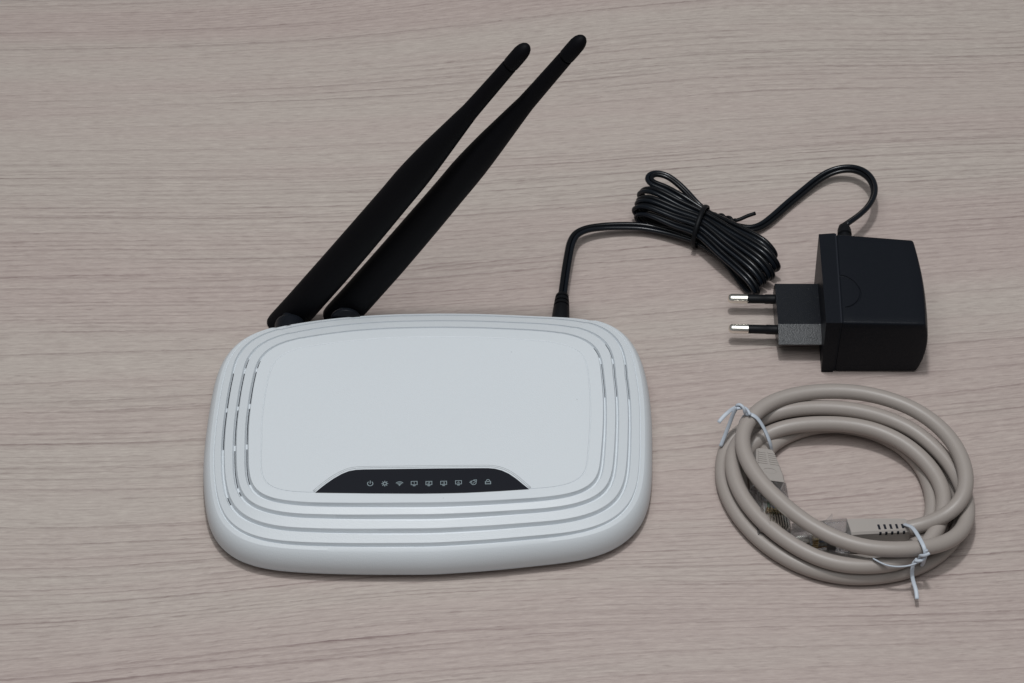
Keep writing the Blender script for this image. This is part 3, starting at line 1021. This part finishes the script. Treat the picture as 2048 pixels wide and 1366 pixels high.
def rj45(origin, axis, upv, boot_style, bl=15.0):
    """connector: origin where the clear body starts, axis towards the contacts, upv the face with the contacts"""
    ax = axis.normalized()
    up = (upv - ax * upv.dot(ax)).normalized()
    sd = ax.cross(up)
    def L3(a, s, u):
        return origin + ax * (a * MM) + sd * (s * MM) + up * (u * MM)
    root = bpy.data.objects.new('connector', None)
    # boot: tapered, with cross ribs
    bm = bmesh.new()
    prof = [(-bl, 3.3, 3.2), (-bl + 0.8, 3.7, 3.5), (-3.0, 5.6, 4.1), (0.4, 5.7, 4.1)]
    rings = []
    for a, hs, hu in prof:
        c = 0.75
        pts = [(hs - c, hu), (hs, hu - c), (hs, -hu + c), (hs - c, -hu), (-hs + c, -hu), (-hs, -hu + c), (-hs, hu - c), (-hs + c, hu)]
        rings.append([bm.verts.new(L3(a, s, u)) for s, u in pts])
    for r1, r2 in zip(rings, rings[1:]):
        for j in range(8):
            bm.faces.new((r1[j], r1[(j + 1) % 8], r2[(j + 1) % 8], r2[j]))
    bm.faces.new(rings[0]); bm.faces.new(rings[-1][::-1])
    bevel(bm, 0.0002, 2, 40)
    boot = link('connector_boot', bm, M_BOOT, eth, sharp=35)
    if boot_style == 'ribs':
        # raised cross ribs in two columns
        bm = bmesh.new()
        for k in range(6):
            a = -13.2 + k * 1.05
            f = (a + 14.2) / 11.2
            hu = 3.5 + 0.6 * f
            hs = 3.6 + 2.0 * f - 0.5
            for s0, s1 in ((-hs, -0.5), (0.5, hs)):
                v = [(a, s0), (a + 0.55, s0), (a + 0.55, s1), (a, s1)]
                box_pts(bm, [L3(aa, ss, hu - 0.35) for aa, ss in v] + [L3(aa, ss, hu + 0.22) for aa, ss in v])
        link('boot_ribs', bm, M_BOOT, boot, smooth=False)
        bm = bmesh.new()
        ov = [(math.cos(t) * 1.2 - 4.2, math.sin(t) * 2.6) for t in [2 * math.pi * i / 28 for i in range(28)]]
        sweep(bm, [L3(a, s, 4.02) for a, s in ov + ov[:1]], circ(0.16 * MM, 6), cap=False)
        link('boot_oval', bm, M_BOOT, boot)
    else:
        # open slots between the ribs, dark inside
        for k in range(5):
            a = -bl + 2.0 + (4 - k) * 2.25
            f = (a + bl - 0.8) / (bl - 3.8)
            hs, hu = 3.7 + 1.9 * f, 3.5 + 0.6 * f
            bm = bmesh.new()
            for s0, s1, u0, u1 in ((hs - 1.1, hs + 0.12, 0.0, hu - 1.3), (hs - 1.5, hs - 0.3, hu - 0.6, hu + 0.1)):
                v = [(a, s0), (a + 0.85, s0), (a + 0.85, s1), (a, s1)]
                box_pts(bm, [L3(aa, ss, u0) for aa, ss in v] + [L3(aa, ss, u1) for aa, ss in v])
            link('boot_slot', bm, M_SLOT, boot, smooth=False)
    bm = bmesh.new()
    v = [(5.2, -3.9), (8.6, -3.9), (8.6, 3.9), (5.2, 3.9)]
    box_pts(bm, [L3(aa, ss, 1.2) for aa, ss in v] + [L3(aa, ss, 2.3) for aa, ss in v])
    link('strain_plate', bm, M_BOOT, boot, smooth=False)
    # clear body: shell with a hollow
    bm = bmesh.new()
    def blk(a0, a1, s0, s1, u0, u1):
        v = [(a0, s0), (a1, s0), (a1, s1), (a0, s1)]
        box_pts(bm, [L3(aa, ss, u0) for aa, ss in v] + [L3(aa, ss, u1) for aa, ss in v])
    blk(0.45, 21, -5.85, 5.85, -3.9, -2.7)
    blk(0.45, 13.5, -5.85, -4.9, -2.68, 3.9)
    blk(0.45, 13.5, 4.9, 5.85, -2.68, 3.9)
    blk(0.45, 4.0, -4.88, 4.88, 2.9, 3.9)
    blk(4.8, 9.0, -4.88, 4.88, 2.5, 3.9)
    blk(13.55, 21, -5.85, 5.85, -2.65, 0.9)
    for k in range(9):
        s = -4.6 + k * 1.02 + 0.45 * 0
        blk(14.5, 20.8, s - 0.22, s + 0.22, 0.95, 3.7)
    blk(13.55, 14.45, -5.85, 5.85, 0.95, 3.8)
    shell = link('clear_housing', bm, M_CLEAR, eth, smooth=False)
    for nm_, m_, a0, a1, u0, u1 in (('contact_heels', M_GOLD, 12.2, 14.3, 1.0, 3.3), ('contacts', M_NICKEL, 15.6, 20.4, 1.0, 3.75)):
        bm = bmesh.new()
        for k in range(8):
            s = -4.09 + k * 1.02
            v = [(a0, s - 0.24), (a1, s - 0.24), (a1, s + 0.24), (a0, s + 0.24)]
            box_pts(bm, [L3(aa, ss, u0) for aa, ss in v] + [L3(aa, ss, u1) for aa, ss in v])
        link(nm_, bm, m_, shell, smooth=False)
    for k in range(8):
        s = -4.09 + k * 1.02
        bm = bmesh.new()
        sweep(bm, [L3(4.0, s * 0.8, 0.3), L3(8, s * 0.95, 0.2), L3(13.3, s, 0.1)], circ(0.42 * MM, 8))
        link('wire', bm, M_WIREW[(0 if k < 2 else 3 if k == 3 else 2 if k == 5 else 1) if k % 2 == 0 or k in (3, 5) else 1], shell)
    bm = bmesh.new()
    a = [L3(20.0, -3.0, -3.95), L3(20.0, 3.0, -3.95), L3(8.0, 2.2, -6.2), L3(8.0, -2.2, -6.2)]
    t_ = [q - up * 0.0009 for q in a]
    a2 = [L3(8.0, -1.6, -6.25), L3(8.0, 1.6, -6.25), L3(4.0, 1.6, -10.2), L3(4.0, -1.6, -10.2)]
    t2 = [q - up * 0.0009 for q in a2]
    prism(bm, t_, a); prism(bm, t2, a2)
    link('latch', bm, M_CLEAR, shell, smooth=False)
    return boot
# left connector, contacts up, rolled a little with its left side raised
rj45(P(1535, 972, 7.4), Vector((0.07, -1.0, -0.02)), Vector((0.30, 0.0, 0.95)), 'ribs')
# second connector, on its edge behind the front strands, contacts towards the viewer
ob = P(1698, 1073, 6.4)
rj45(ob, Vector((-1.0, -0.12, 0.0)), Vector((0.1, -0.97, 0.15)), 'slots', 22.0)

# white twist ties on the coil
def flat_prof(wd, th):
    return [(-wd / 2, -th * 0.3), (-wd * 0.25, -th * 0.3), (0, -th / 2), (wd * 0.25, -th * 0.3), (wd / 2, -th * 0.3), (wd / 2, th * 0.3), (wd * 0.25, th * 0.3), (0, th / 2), (-wd * 0.25, th * 0.3), (-wd / 2, th * 0.3)]
TP = flat_prof(1.4 * MM, 0.75 * MM)
def tie_piece(name, root, pts, side=None, m=M_TIE):
    bm = bmesh.new()
    sweep(bm, relax(catmull(pts, 0.0007), 3), TP, side=side)
    return link(name, bm, m, root)
def twist(name, root, pts, r=0.75 * MM, turns=0.5):
    bm = bmesh.new()
    core = catmull(pts, 0.0003)
    T_, S_ = frames(core)
    for ph in (0, math.pi):
        hel = []
        for i, p in enumerate(core):
            a = ph + i * turns
            hel.append(p + S_[i] * (r * math.cos(a)) + T_[i].cross(S_[i]) * (r * math.sin(a)))
        sweep(bm, hel, circ(0.62 * MM, 8))
    return link(name, bm, M_TIE, root)
t1 = thing('twist_tie', P(1490, 850, 0), 'white twist tie knotted at the upper left of the grey coil', 'cable tie')
t1['group'] = 'white twist ties on the grey cable'
tie_piece('band', t1, [P(1492, 827, 17.8), P(1500, 828, 18.6), P(1512, 834, 18.0), P(1524, 850, 15.5), P(1533, 868, 12.8), P(1540, 886, 10.2), P(1543, 902, 6), P(1541, 912, 2), P(1525, 905, 0.8), P(1490, 880, 0.8), P(1482, 868, 1.0), P(1480, 856, 5), P(1482, 842, 12), P(1489, 830, 17)], side=Vector((0.6, 0.5, 0.2)))
twist('knot', t1, [P(1473, 814, 21), P(1480, 813, 21.5), P(1488, 817, 21), P(1494, 825, 19.5), P(1499, 830, 18.8)], 0.7 * MM, 0.28)
tie_piece('free_end', t1, [P(1480, 814, 21), P(1470, 815, 20), P(1457, 824, 18), P(1446, 834, 17), P(1437, 845, 16)], side=Vector((0.5, 0.4, 0.8)))
tie_piece('free_end', t1, [P(1474, 815, 20.5), P(1468, 824, 18.5), P(1460, 845, 14), P(1451, 868, 10), P(1441, 893, 6.5)], side=Vector((1, 0.1, 0.1)))
t2 = thing('twist_tie', P(1845, 1120, 0), 'white twist tie knotted at the lower right of the grey coil', 'cable tie')
t2['group'] = 'white twist ties on the grey cable'
tie_piece('band', t2, [P(1808, 1052, 2), P(1806, 1048, 8), P(1812, 1050, 11.5), P(1822, 1053.5, 13.5), P(1830, 1062, 15.5), P(1838, 1075, 17.6), P(1843, 1084, 18.5), P(1847, 1092, 18.7), P(1850, 1100, 18.2), P(1851, 1108, 16.9), P(1849, 1117, 13.5), P(1844, 1130, 6), P(1836, 1141, 1.2), P(1825, 1120, 0.6), P(1812, 1070, 0.6)], side=Vector((1, 0.3, 0.2)))
twist('knot', t2, [P(1856, 1103, 18.2), P(1850, 1110, 16.8), P(1841, 1117, 14.8), P(1833, 1122, 13.2)], 0.85 * MM, 0.26)
tie_piece('free_end', t2, [P(1843, 1121, 13.2), P(1832, 1127, 12.9), P(1815, 1132, 12.6), P(1795, 1133.5, 12.4), P(1775, 1131, 12.4), P(1760, 1125, 12.6), P(1746, 1117, 12.8)], side=Vector((0.1, 0.6, -0.8)))
tie_piece('free_end', t2, [P(1835, 1118, 13), P(1828, 1124, 12), P(1825, 1135, 10), P(1824, 1150, 7.5), P(1827, 1165, 6), P(1832, 1180, 5), P(1834, 1198, 4.4)], side=Vector((1, 0, 0)))
